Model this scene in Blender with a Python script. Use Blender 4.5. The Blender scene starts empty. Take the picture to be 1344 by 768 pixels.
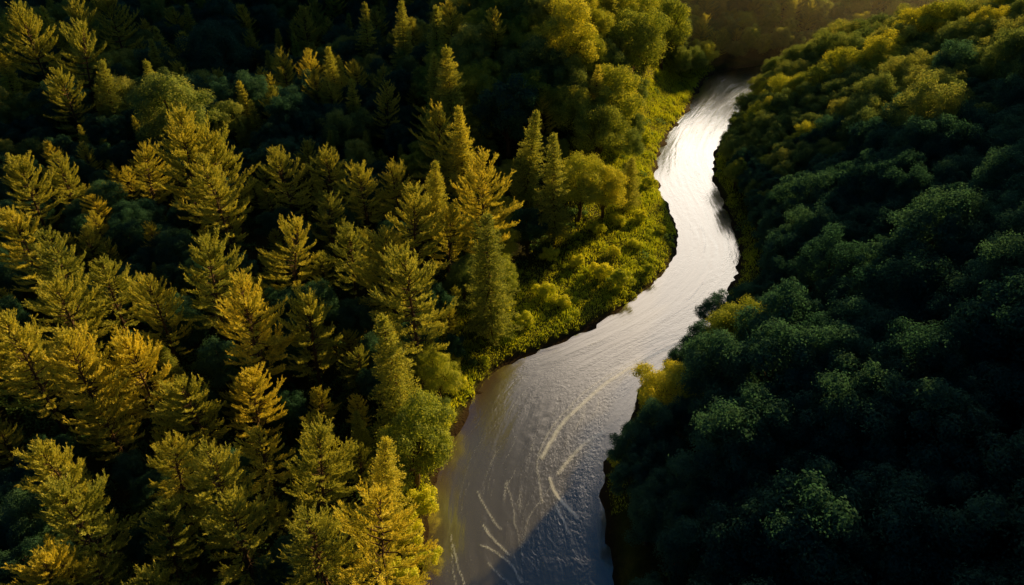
import bpy, math, random
import numpy as np
PI = math.pi
rng = np.random.default_rng(7)
random.seed(7)
scn = bpy.context.scene
C = scn.collection

# ------------------------------------------------------------------ camera model
H, PITCH, F = 80.0, math.radians(35), 908.0          # height above the river, tilt, focal length in photo pixels
SUN_AZ, SUN_EL = math.radians(40), math.radians(15)
cp, sp = math.cos(PITCH), math.sin(PITCH)

def ray(px, py):
    u, v = (px - 672) / F, (384 - py) / F
    return np.array([u, cp + v * sp, -sp + v * cp])   # depth 1 along the optical axis

def ground(px, py, z=0.0):
    r = ray(px, py)
    return np.array([0, 0, H]) + r * ((z - H) / r[2])

def project(P):
    P = np.asarray(P, float) - np.array([0, 0, H])
    d = P[..., 1] * cp - P[..., 2] * sp
    up = P[..., 1] * sp + P[..., 2] * cp
    dd = np.maximum(d, .1)
    return 672 + F * P[..., 0] / dd, 384 - F * up / dd, d

cam = bpy.data.cameras.new('camera')
cam.sensor_width = 36; cam.lens = 36 * F / 1344; cam.clip_end = 6000; cam.clip_start = 1
co = bpy.data.objects.new('camera', cam); C.objects.link(co)
co.location = (0, 0, H); co.rotation_euler = (PI / 2 - PITCH, 0, 0)
scn.camera = co

# ------------------------------------------------------------------ noise
def vnoise(x, y, seed=0):
    xi, yi = np.floor(x).astype(np.int64), np.floor(y).astype(np.int64)
    fx, fy = x - xi, y - yi
    fx, fy = fx * fx * (3 - 2 * fx), fy * fy * (3 - 2 * fy)
    def h(i, j):
        n = (i * 374761393 + j * 668265263 + seed * 974634541) & 0xffffffff
        n = ((n ^ (n >> 13)) * 1274126177) & 0xffffffff
        return ((n ^ (n >> 16)) & 0xffff) / 65535.0
    return (h(xi, yi) * (1 - fx) + h(xi + 1, yi) * fx) * (1 - fy) + (h(xi, yi + 1) * (1 - fx) + h(xi + 1, yi + 1) * fx) * fy

def fbm(x, y, seed=0, o=4):
    s, a, t = 0, .5, 0
    for k in range(o):
        s = s + a * vnoise(x * 2 ** k, y * 2 ** k, seed + k); t += a; a *= .5
    return s / t

def sstep(a, b, x):
    t = np.clip((x - a) / (b - a), 0, 1)
    return t * t * (3 - 2 * t)

# ------------------------------------------------------------------ river banks (photo pixels on the water plane)
LB = [(556, 768), (555, 720), (558, 690), (566, 640), (588, 585), (610, 545), (638, 502), (672, 474), (720, 455), (770, 432), (812, 408), (846, 384),
      (872, 358), (886, 334), (888, 308), (880, 280), (866, 252), (860, 228), (866, 198), (882, 170), (902, 144), (914, 120), (925, 104), (948, 93), (1000, 85), (1080, 78)]
RB = [(806, 768), (802, 730), (798, 690), (793, 640), (800, 604), (826, 566), (836, 530), (858, 495), (900, 462), (930, 438), (940, 412), (958, 384),
      (970, 352), (970, 318), (958, 284), (944, 252), (936, 228), (940, 200), (955, 172), (975, 146), (988, 124), (1000, 114), (1018, 107), (1045, 100), (1080, 95), (1130, 90)]
L = np.array([ground(*p)[:2] for p in LB]); R = np.array([ground(*p)[:2] for p in RB])
pre = lambda A, d: np.vstack([np.array(d), A])
L = pre(L, [(-34, -60), (-20, -10), (-11.5, 25)]); R = pre(R, [(2, -60), (9, -10), (10.5, 25)])
L = np.vstack([L, [(190, 312), (300, 330), (480, 335)]]); R = np.vstack([R, [(200, 282), (310, 298), (480, 302)]])

def spline(P, n):
    P = np.vstack([2 * P[0] - P[1], P, 2 * P[-1] - P[-2]])
    out = []
    for i in range(1, len(P) - 2):
        t = np.linspace(0, 1, n, endpoint=False)[:, None]
        a, b, c, d = P[i - 1], P[i], P[i + 1], P[i + 2]
        out.append(.5 * (2 * b + (c - a) * t + (2 * a - 5 * b + 4 * c - d) * t ** 2 + (3 * b - 3 * c + d - a) * t ** 3))
    return np.vstack(out + [P[-2][None]])
Ls, Rs = spline(L, 6), spline(R, 6)

def seg_dist(X, Y, P):
    """distance to the polyline and the side of it (positive = left of the direction of travel)"""
    best = np.full(X.shape, 1e9); side = np.zeros(X.shape)
    for a, b in zip(P[:-1], P[1:]):
        d = b - a; l2 = d @ d
        if l2 < 1e-9: continue
        t = np.clip(((X - a[0]) * d[0] + (Y - a[1]) * d[1]) / l2, 0, 1)
        qx, qy = X - a[0] - t * d[0], Y - a[1] - t * d[1]
        dist = np.hypot(qx, qy); m = dist < best
        best = np.where(m, dist, best); side = np.where(m, d[0] * qy - d[1] * qx, side)
    return best, np.sign(side)

RY = Rs[(Rs[:, 1] < 236)]
RY = RY[np.argsort(RY[:, 1])]
def terrain(X, Y):
    dl, sl = seg_dist(X, Y, Ls); dr, sr = seg_dist(X, Y, Rs)
    left, right = sl > 0, sr < 0
    inside = ~left & ~right
    both = left & right
    left = np.where(both, dl < dr, left); right = np.where(both, dl >= dr, right)
    n1 = fbm(X / 38, Y / 38, 1) - .5; n2 = fbm(X / 9, Y / 9, 9) - .5
    # left side: low meadow, gentle forest floor, ridges further up
    d = dl
    hl = 1.1 * sstep(-.2, 2.2, d) + .035 * d + np.clip(d - 14, 0, None) * .03
    A = 24 * np.exp(-(((X - 8) / 34) ** 2 + ((Y - 212) / 34) ** 2)) + 17 * np.exp(-(((X - 34) / 20) ** 2 + ((Y - 245) / 34) ** 2))
    B = 60 * sstep(228, 345, Y + .15 * X) * sstep(80, 10, X) + 30 * sstep(0, 80, d) * sstep(50, 110, X) * sstep(235, 262, Y)  # back hill raised out of view to keep the upper left in shade
    G = -5 * np.exp(-(((X + 70) / 45) ** 2 + ((Y - 205) / 26) ** 2))
    hl = hl + (A + B + G) * sstep(0, 26, d)
    hl = hl + (n1 * 7 + n2 * 1.2) * sstep(6, 30, d)
    # right side: steep wooded hill with a crest above the bend, a valley behind it and the far hill
    d = dr
    crest = sstep(258, 204, Y - .06 * X - .5 * np.clip(X - 140, 0, None))
    low = sstep(120, 195, Y)
    xb = np.interp(Y, RY[:, 1], RY[:, 0]); dd_ = np.maximum(X - xb, 0) * .93      # distance from the bank as if it ran straight on
    hr = np.clip(dd_ - 1, 0, 36) * (.44 - .22 * low) + np.clip(dd_ - 37, 0, None) * .46
    hr = np.minimum(hr, 70 + .1 * hr)
    hr = hr * crest + 2 * (1 - crest)
    hr = hr + 1.7 * np.clip(X - (.60 * Y + 31), 0, 60) * crest  # unseen steep rise out of view, added to shade the right hillside
    hr = np.minimum(hr, .75 * d + 1.5)
    hr = hr + 1.3 * sstep(-.2, 2.0, d)
    hr = hr + (n1 * 8 + n2 * 1.5) * sstep(4, 30, d)
    dd = np.minimum(dl, dr)
    hi = -1.6 * sstep(0, 5, dd)
    wig = 1.0 * (fbm(X / 3.2, Y / 3.2, 15) - .5) * np.exp(-(dd / 2.6) ** 2); hi = hi + wig; hl = hl + wig; hr = hr + wig
    z = np.where(inside, hi, np.where(left, hl, hr))
    return z, dl, dr, inside, left

def axis(a, b, step, lo, hi):
    core = list(np.arange(a, b + step, step)); s = step; x = core[-1]
    while x < hi: s *= 1.25; x += s; core.append(x)
    s = step; x = core[0]; pre_ = []
    while x > lo: s *= 1.25; x -= s; pre_.append(x)
    return np.array(pre_[::-1] + core)

gx, gy = axis(-230, 260, 1.25, -2600, 2600), axis(-30, 440, 1.25, -1500, 4000)
GX, GY = np.meshgrid(gx, gy)
GZ, GDL, GDR, GIN, GLEFT = terrain(GX, GY)
far_r = np.hypot(GX, GY - 150)
GZ = GZ * sstep(1400, 420, far_r) + 30 * fbm(GX / 260, GY / 260, 5) * sstep(420, 900, far_r)

def lookup(G, x, y):
    x = np.asarray(x, float); y = np.asarray(y, float)
    i = np.clip(np.searchsorted(gx, x) - 1, 0, len(gx) - 2); j = np.clip(np.searchsorted(gy, y) - 1, 0, len(gy) - 2)
    u = np.clip((x - gx[i]) / (gx[i + 1] - gx[i]), 0, 1); v = np.clip((y - gy[j]) / (gy[j + 1] - gy[j]), 0, 1)
    G = G.astype(float)
    return (G[j, i] * (1 - u) + G[j, i + 1] * u) * (1 - v) + (G[j + 1, i] * (1 - u) + G[j + 1, i + 1] * u) * v
hgt = lambda x, y: lookup(GZ, x, y)

# ------------------------------------------------------------------ mesh + node helpers
def mesh_np(name, V, Q=None, mats=(), T=None, smooth=False):
    me = bpy.data.meshes.new(name)
    V = np.asarray(V, np.float32)
    nq = 0 if Q is None else len(Q); ntri = 0 if T is None else len(T)
    me.vertices.add(len(V)); me.vertices.foreach_set('co', V.ravel())
    loops = np.concatenate(([np.asarray(Q, np.int32).ravel()] if nq else []) + ([np.asarray(T, np.int32).ravel()] if ntri else []))
    me.loops.add(len(loops)); me.loops.foreach_set('vertex_index', loops)
    st = np.concatenate([np.arange(nq) * 4, nq * 4 + np.arange(ntri) * 3]).astype(np.int32)
    me.polygons.add(nq + ntri); me.polygons.foreach_set('loop_start', st)
    me.polygons.foreach_set('loop_total', np.concatenate([np.full(nq, 4), np.full(ntri, 3)]).astype(np.int32))
    if smooth: me.polygons.foreach_set('use_smooth', np.ones(nq + ntri, bool))
    me.update(calc_edges=True); me.validate()
    for m in mats: me.materials.append(m)
    return me

def add(name, me, parent=None, **kw):
    o = bpy.data.objects.new(name, me); C.objects.link(o)
    if parent: o.parent = parent
    for k, v in kw.items():
        if v is not None: o[k] = v
    return o

def mat(name):
    m = bpy.data.materials.new(name); m.use_nodes = True
    nt = m.node_tree; nt.nodes.clear()
    out = nt.nodes.new('ShaderNodeOutputMaterial')
    def N(t, **kw):
        n = nt.nodes.new('ShaderNode' + t)
        for k, v in kw.items():
            if k.startswith('i_'):
                key = k[2:]; key = int(key) if key.isdigit() else key.replace('_', ' ')
                n.inputs[key].default_value = v
            else: setattr(n, k, v)
        return n
    Lk = lambda a, b: nt.links.new(a, b)
    return m, nt, out, N, Lk

def ramp(N, stops):
    r = N('ValToRGB'); e = r.color_ramp.elements
    e[0].position, e[0].color = stops[0]; e[1].position, e[1].color = stops[-1]
    for p, c in stops[1:-1]:
        k = e.new(p); k.color = c
    return r

def leaf_mat(name, dark, mid, light, trans=.45, gloss=.06, clump=.35, var=.35):
    m, nt, out, N, K = mat(name)
    g = N('NewGeometry'); oi = N('ObjectInfo'); tc = N('TexCoord')
    nz = N('TexNoise', i_Scale=clump, i_Detail=2.0); K(tc.outputs['Object'], nz.inputs['Vector'])
    a = N('Math', operation='MULTIPLY_ADD', i_1=var); K(g.outputs['Random Per Island'], a.inputs[0])
    b = N('Math', operation='MULTIPLY', i_1=.45); K(nz.outputs[0], b.inputs[0]); K(b.outputs[0], a.inputs[2])
    c = N('Math', operation='MULTIPLY_ADD', i_1=.36, i_2=-.02); K(oi.outputs['Random'], c.inputs[0])
    s = N('Math', operation='ADD'); K(a.outputs[0], s.inputs[0]); K(c.outputs[0], s.inputs[1])
    r = ramp(N, [(.12, (*dark, 1)), (.5, (*mid, 1)), (.95, (*light, 1))]); K(s.outputs[0], r.inputs[0])
    d = N('BsdfDiffuse'); t = N('BsdfTranslucent'); gl = N('BsdfGlossy', i_Roughness=.45)
    hd = N('HueSaturation', i_Value=.82); K(r.outputs[0], hd.inputs['Color']); K(hd.outputs[0], d.inputs[0])
    hs = N('HueSaturation', i_Hue=.488, i_Saturation=1.12, i_Value=trans * 1.4); K(r.outputs[0], hs.inputs['Color']); K(hs.outputs[0], t.inputs[0])
    gl.inputs[0].default_value = (.5, .5, .4, 1)
    m1 = N('AddShader'); K(d.outputs[0], m1.inputs[0]); K(t.outputs[0], m1.inputs[1])
    m2 = N('MixShader'); m2.inputs[0].default_value = gloss; K(m1.outputs[0], m2.inputs[1]); K(gl.outputs[0], m2.inputs[2])
    K(m2.outputs[0], out.inputs[0])
    return m

M_pine = leaf_mat('pine_needles', (.10, .17, .07), (.38, .43, .105), (.80, .72, .14), trans=.36, gloss=.02)
M_spruce = leaf_mat('spruce_needles', (.10, .17, .065), (.34, .40, .10), (.70, .66, .13), gloss=.02)
M_broad_shaded = leaf_mat('shaded_broad_leaves', (.022, .068, .055), (.06, .145, .105), (.095, .18, .105), gloss=.0, var=.15)  # hillside shade put into the leaf colour: dark and cool
M_broad_lit = leaf_mat('sunlit_broad_leaves', (.11, .19, .06), (.31, .385, .08), (.66, .64, .105), gloss=.01)  # same leaves with low sunlight put into the colour
M_broad_half_lit = leaf_mat('half_lit_broad_leaves', (.06, .12, .06), (.20, .29, .10), (.46, .46, .12), gloss=.0, var=.25)  # same leaves, colour halfway between the shaded and sunlit copies
M_bush = leaf_mat('bush_leaves', (.16, .26, .055), (.42, .50, .08), (.72, .70, .10), clump=.9, gloss=.02)
M_grass = leaf_mat('grass_blades', (.09, .17, .04), (.26, .36, .055), (.54, .56, .075), trans=.6, clump=.12, gloss=.02)
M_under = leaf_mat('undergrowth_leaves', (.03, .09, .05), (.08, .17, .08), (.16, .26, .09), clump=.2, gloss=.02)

def bark_mat():
    m, nt, out, N, K = mat('bark')
    tc = N('TexCoord'); mp = N('Mapping'); mp.inputs['Scale'].default_value = (5, 5, .8); K(tc.outputs['Object'], mp.inputs[0])
    nz = N('TexNoise', i_Scale=2.5, i_Detail=5.0); K(mp.outputs[0], nz.inputs['Vector'])
    r = ramp(N, [(.3, (.035, .022, .014, 1)), (.7, (.14, .09, .055, 1))]); K(nz.outputs[0], r.inputs[0])
    p = N('BsdfPrincipled', i_Roughness=.9); K(r.outputs[0], p.inputs['Base Color'])
    bp = N('Bump', i_Strength=.8, i_Distance=.08); K(nz.outputs[0], bp.inputs['Height']); K(bp.outputs[0], p.inputs['Normal'])
    K(p.outputs[0], out.inputs[0]); return m
M_bark = bark_mat()

def soil_mat():
    m, nt, out, N, K = mat('forest_floor')
    tc = N('TexCoord')
    at = N('Attribute', attribute_name='meadow')
    n1 = N('TexNoise', i_Scale=.25, i_Detail=6.0); n2 = N('TexNoise', i_Scale=2.2, i_Detail=6.0)
    K(tc.outputs['Object'], n1.inputs['Vector']); K(tc.outputs['Object'], n2.inputs['Vector'])
    r1 = ramp(N, [(.3, (.014, .020, .008, 1)), (.7, (.035, .040, .014, 1))]); K(n2.outputs[0], r1.inputs[0])
    r2 = ramp(N, [(.3, (.035, .055, .010, 1)), (.55, (.075, .095, .016, 1)), (.8, (.12, .12, .022, 1))]); K(n1.outputs[0], r2.inputs[0])
    mx = N('MixRGB'); K(at.outputs['Fac'], mx.inputs[0]); K(r1.outputs[0], mx.inputs[1]); K(r2.outputs[0], mx.inputs[2])
    # wet brown mud along the waterline
    mud = N('Attribute', attribute_name='mud')
    mm = N('MixRGB'); mm.inputs[2].default_value = (.035, .024, .014, 1); K(mud.outputs['Fac'], mm.inputs[0]); K(mx.outputs[0], mm.inputs[1])
    p = N('BsdfPrincipled', i_Roughness=.95); p.inputs['Specular IOR Level'].default_value = .15
    K(mm.outputs[0], p.inputs['Base Color'])
    bp = N('Bump', i_Strength=.9, i_Distance=.3); K(n2.outputs[0], bp.inputs['Height']); K(bp.outputs[0], p.inputs['Normal'])
    K(p.outputs[0], out.inputs[0]); return m

# ------------------------------------------------------------------ ground sheet
ny, nx = GX.shape
idx = np.arange(ny * nx).reshape(ny, nx)
Q = np.stack([idx[:-1, :-1], idx[:-1, 1:], idx[1:, 1:], idx[1:, :-1]], -1).reshape(-1, 4)
gme = mesh_np('ground', np.stack([GX, GY, GZ], -1).reshape(-1, 3), Q, [soil_mat()], smooth=True)
MEADOW = np.clip(sstep(30, 8, GDL + 8 * (fbm(GX / 12, GY / 12, 33) - .5)) * GLEFT * sstep(80, 92, GY), 0, 1)
MEADOW = np.maximum(MEADOW, sstep(5, 1.5, np.minimum(GDL, GDR)) * ~GIN)
for nm, arr in (('meadow', MEADOW), ('mud', np.where(GIN, 1., sstep(1.3, .3, np.minimum(GDL, GDR))))):
    a = gme.attributes.new(nm, 'FLOAT', 'POINT'); a.data.foreach_set('value', arr.ravel().astype(np.float32))
add('ground', gme, kind='structure')

# ------------------------------------------------------------------ water
def resample(P, n, w):
    return np.stack([np.interp(w, np.linspace(0, 1, len(P)), P[:, k]) for k in (0, 1)], -1)
Cn = (Ls + Rs) / 2
cl = np.concatenate([[0], np.cumsum(np.linalg.norm(np.diff(Cn, axis=0), axis=1))])
par = np.linspace(0, 1, len(Ls))
s_st = np.arange(40, min(cl[-1], 520), .2)
wpar = np.interp(s_st, cl, par)
Lw, Rw = resample(Ls, 0, wpar), resample(Rs, 0, wpar)
nt_ = 150
tt = np.linspace(-.16, 1.16, nt_)
WX = Lw[:, None, 0] * (1 - tt) + Rw[:, None, 0] * tt; WY = Lw[:, None, 1] * (1 - tt) + Rw[:, None, 1] * tt
SS = np.repeat(s_st[:, None], nt_, 1); W = np.linalg.norm(Lw - Rw, axis=1)[:, None]
TT = np.repeat(tt[None], len(s_st), 0); TM = TT * np.clip(W, 8, 40)
# long pale streaks of broken water and painted sun glint, laid along the current (photo pixels on the water plane): half width in metres, strength
STREAKS = [
    ([(888, 452), (850, 470), (800, 500), (765, 530), (735, 560), (712, 600)], .55, 1.0),
    ([(900, 440), (872, 452), (830, 475), (780, 505), (750, 532), (722, 565), (706, 605), (712, 660)], .28, .8),
    ([(955, 395), (920, 430), (880, 462), (830, 500), (790, 540), (760, 575), (735, 615)], .22, .55),
    ([(790, 568), (770, 580), (750, 600), (732, 622)], .5, .9),
    ([(786, 590), (775, 605), (768, 630), (760, 650)], .9, .45),
    ([(722, 628), (730, 650), (745, 666), (757, 680)], .30, 1.2),
    ([(730, 664), (738, 680), (746, 702)], .22, 1.0),
    ([(722, 640), (712, 655), (700, 670), (690, 690), (687, 715)], .22, .7),
    ([(725, 640), (728, 665), (732, 690), (736, 715)], .3, .5),
    ([(705, 640), (690, 668), (684, 700), (686, 740)], .2, .6),
    ([(693, 560), (700, 600), (690, 640), (688, 700)], .18, .45),
    ([(664, 632), (670, 655), (677, 690), (682, 720)], .2, .8),
    ([(628, 645), (640, 670), (657, 695)], .2, 1.0),
    ([(634, 690), (650, 710), (668, 728)], .2, 1.1),
    ([(632, 716), (650, 726), (668, 740), (686, 764)], .2, 1.0),
    ([(640, 740), (655, 754), (672, 768)], .2, .9),
    ([(594, 715), (600, 735), (610, 768)], .16, 1.1),
    ([(592, 700), (594, 735), (598, 768)], .12, 1.0),
    ([(655, 548), (630, 580), (612, 620), (602, 660)], .16, .6),
    ([(690, 545), (660, 580), (645, 620), (640, 650)], .2, .45),
    ([(706, 555), (696, 590), (690, 620)], .2, .6),
    ([(668, 520), (625, 560), (600, 585)], .14, .55),
    ([(660, 515), (630, 540), (604, 572)], .10, .45),
    ([(616, 632), (610, 650), (605, 675)], .14, .6),
    ([(880, 250), (905, 275), (918, 300), (922, 330), (905, 370), (880, 400)], .2, .4),
    ([(900, 230), (925, 262), (945, 300), (948, 340), (930, 385)], .18, .4),
    ([(890, 400), (860, 425), (835, 445)], .35, .45),
    ([(905, 385), (880, 412), (850, 437)], .2, .5),
]
def offset_px(pts, k): return [(x + k * 7, y + abs(k) * 3) for x, y in pts]
for q_ in (0, 2, 6, 9, 16):
    for k_ in (-3, -2, 2, 3): STREAKS.append((offset_px(STREAKS[q_][0], k_), .12, .5))
foam_glint = np.zeros(WX.shape); hz = np.zeros(WX.shape)
for pts, hw, st in STREAKS:
    P = spline(np.array([ground(*p)[:2] for p in pts]), 8)
    bx = (WX > P[:, 0].min() - 3) & (WX < P[:, 0].max() + 3) & (WY > P[:, 1].min() - 3) & (WY < P[:, 1].max() + 3)
    if not bx.any(): continue
    xs, ys = WX[bx], WY[bx]
    wob = .5 * (fbm(xs / 2.2, ys / 2.2, 71) - .5)
    d, sd = seg_dist(xs + wob, ys + wob, P)
    f = st * (.66 * np.exp(-(d / (hw * .8)) ** 2) + .46 * np.exp(-(d / (hw * 3.2)) ** 2))
    foam_glint[bx] = np.maximum(foam_glint[bx], f)
    hz[bx] += .012 * st * np.exp(-(d / (hw * 1.3)) ** 2)
# thin broken lines of flecks carried down the current
warp = 1.6 * fbm(SS / 22, TM / 8, 45) + .35 * fbm(SS / 5, TM / 3, 46)
fleck = sstep(.58, .74, fbm(SS / 9, TM / .42 + 6 * warp, 91, 2)) * sstep(.40, .60, fbm(SS / 13, TM / 5, 92, 2)) * sstep(.04, .2, TT) * sstep(.99, .9, TT)
foam_glint = np.maximum(foam_glint, .74 * fleck)
# the current: ridges stretched along it, plus chop
flow = fbm(SS / 9, TM / 1.1 + 2.0 * fbm(SS / 26, TM / 9, 44), 50, 3) - .5
chop = fbm(SS / 1.3, TM / .8, 61, 3) - .5
rough_patch = sstep(.42, .7, fbm(SS / 16, TM / 6, 88, 2))
hz += .05 * flow + (.006 + .028 * rough_patch) * chop
hz *= sstep(-.05, .06, TT) * sstep(1.05, .94, TT)
wi = np.arange(WX.size).reshape(WX.shape)
Q = np.stack([wi[:-1, :-1], wi[:-1, 1:], wi[1:, 1:], wi[1:, :-1]], -1).reshape(-1, 4)

def water_mat():
    m, nt, out, N, K = mat('river_water')
    uv = N('UVMap', uv_map='flow'); fo = N('Attribute', attribute_name='foam_glint'); sh = N('Attribute', attribute_name='shallow')
    mp = N('Mapping'); mp.inputs['Scale'].default_value = (.9, 1.6, 1); K(uv.outputs[0], mp.inputs[0])
    n1 = N('TexNoise', i_Scale=1.6, i_Detail=4.0, i_Distortion=.6); K(mp.outputs[0], n1.inputs['Vector'])
    mp2 = N('Mapping'); mp2.inputs['Scale'].default_value = (.12, .9, 1); K(uv.outputs[0], mp2.inputs[0])
    n2 = N('TexNoise', i_Scale=1.2, i_Detail=5.0, i_Distortion=1.2); K(mp2.outputs[0], n2.inputs['Vector'])
    rp = N('Attribute', attribute_name='ripple'); rs = N('Math', operation='MULTIPLY_ADD', i_1=.5, i_2=.10); K(rp.outputs['Fac'], rs.inputs[0])
    b1 = N('Bump', i_Distance=.075); K(rs.outputs[0], b1.inputs['Strength']); K(n1.outputs[0], b1.inputs['Height'])
    b2 = N('Bump', i_Strength=.13, i_Distance=.14); K(n2.outputs[0], b2.inputs['Height']); K(b1.outputs[0], b2.inputs['Normal'])
    silt = N('MixRGB'); silt.inputs[1].default_value = (.16, .175, .17, 1); silt.inputs[2].default_value = (.13, .10, .085, 1); K(sh.outputs['Fac'], silt.inputs[0])
    d = N('BsdfDiffuse'); K(silt.outputs[0], d.inputs[0])
    g = N('BsdfGlossy', i_Roughness=.15); g.inputs[0].default_value = (1, 1, 1, 1); K(b2.outputs[0], g.inputs['Normal'])
    fr = N('Fresnel', i_IOR=1.5); K(b2.outputs[0], fr.inputs['Normal'])
    fm = N('Math', operation='MULTIPLY_ADD', i_1=6.4, i_2=.08, use_clamp=True); K(fr.outputs[0], fm.inputs[0])
    mx = N('MixShader'); K(fm.outputs[0], mx.inputs[0]); K(d.outputs[0], mx.inputs[1]); K(g.outputs[0], mx.inputs[2])
    # foam and painted sun glints, broken into flecks along the streaks
    mp3 = N('Mapping'); mp3.inputs['Scale'].default_value = (1.1, 2.6, 1); K(uv.outputs[0], mp3.inputs[0])
    n3 = N('TexNoise', i_Scale=3.6, i_Detail=4.0, i_Roughness=.7, i_Distortion=.3); K(mp3.outputs[0], n3.inputs['Vector'])
    mm = N('Math', operation='MULTIPLY_ADD', i_1=.42, i_2=-.78); K(fo.outputs['Fac'], mm.inputs[0])
    ad = N('Math', operation='ADD'); K(mm.outputs[0], ad.inputs[0]); K(n3.outputs[0], ad.inputs[1])
    ff = N('MapRange'); ff.inputs['From Min'].default_value = .0; ff.inputs['From Max'].default_value = .2; K(ad.outputs[0], ff.inputs[0])
    fc = N('Math', operation='MULTIPLY', i_1=.9); K(ff.outputs[0], fc.inputs[0])
    fd = N('BsdfDiffuse'); fd.inputs[0].default_value = (.68, .86, 1, 1); K(b1.outputs[0], fd.inputs['Normal'])
    fg = N('BsdfGlossy', i_Roughness=.35); fg.inputs[0].default_value = (1, .98, .95, 1); K(b2.outputs[0], fg.inputs['Normal'])
    fx = N('MixShader'); fx.inputs[0].default_value = .45; K(fd.outputs[0], fx.inputs[1]); K(fg.outputs[0], fx.inputs[2])
    m2 = N('MixShader'); K(fc.outputs[0], m2.inputs[0]); K(mx.outputs[0], m2.inputs[1]); K(fx.outputs[0], m2.inputs[2])
    K(m2.outputs[0], out.inputs[0]); return m
wme = mesh_np('river_water', np.stack([WX, WY, hz + .02], -1).reshape(-1, 3), Q, [water_mat()], smooth=True)
uvl = wme.uv_layers.new(name='flow')
lv = np.empty(len(wme.loops), np.int32); wme.loops.foreach_get('vertex_index', lv)
uvl.data.foreach_set('uv', np.stack([SS.ravel()[lv], TM.ravel()[lv]], -1).astype(np.float32).ravel())
shallow = .9 * sstep(.16, .0, TT + .07 * (fbm(SS / 8, TM / 5, 12) - .5)) * sstep(120, 90, WY) + .5 * sstep(.05, .0, TT) + .4 * sstep(.95, 1, TT)
ripple = sstep(.38, .66, fbm(SS / 15 + 1.5 * warp, TM / 2.6, 188, 3))
ripple = np.clip(ripple * (.55 + .45 * sstep(.3, .9, TT)) + .6 * np.clip(foam_glint, 0, 1), 0, 1)
for nm, arr in (('ripple', ripple), ('foam_glint', foam_glint), ('shallow', np.clip(shallow, 0, 1))):
    a = wme.attributes.new(nm, 'FLOAT', 'POINT'); a.data.foreach_set('value', arr.ravel().astype(np.float32))
add('river_water', wme, kind='structure')

# ------------------------------------------------------------------ leaf and wood builders
def unit(v): return v / np.maximum(np.linalg.norm(v, axis=-1, keepdims=True), 1e-9)

def leaves(P, D, length, width, up=None, r=rng):
    """diamond leaves at P pointing along D"""
    n = len(P); D = unit(D)
    a = r.normal(size=(n, 3)) if up is None else up + .5 * r.normal(size=(n, 3))
    S = unit(np.cross(D, a))
    l = (length * r.uniform(.7, 1.3, n))[:, None]; w = (width * r.uniform(.7, 1.3, n))[:, None]
    V = np.stack([P, P + D * l * .45 + S * w * .5, P + D * l, P + D * l * .45 - S * w * .5], 1).reshape(-1, 3)
    return V, np.arange(4 * n).reshape(n, 4)

def tube(path, rad, sides=6):
    path = np.asarray(path, float); n = len(path)
    T = unit(np.gradient(path, axis=0)); a = np.array([.31, .95, .05])
    U = unit(np.cross(T, a)); B = np.cross(T, U)
    th = np.linspace(0, 2 * PI, sides, endpoint=False)
    V = path[:, None] + np.asarray(rad)[:, None, None] * (np.cos(th)[None, :, None] * U[:, None] + np.sin(th)[None, :, None] * B[:, None])
    k = np.arange(n * sides).reshape(n, sides); k2 = np.roll(k, -1, 1)
    return V.reshape(-1, 3), np.stack([k[:-1], k2[:-1], k2[1:], k[1:]], -1).reshape(-1, 4)

class Acc:
    def __init__(s): s.V, s.Q, s.n = [], [], 0
    def put(s, vq):
        V, Q = vq; s.V.append(V); s.Q.append(Q + s.n); s.n += len(V)
    def mesh(s, name, m, smooth=False): return mesh_np(name, np.vstack(s.V), np.vstack(s.Q), [m], smooth=smooth)

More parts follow.
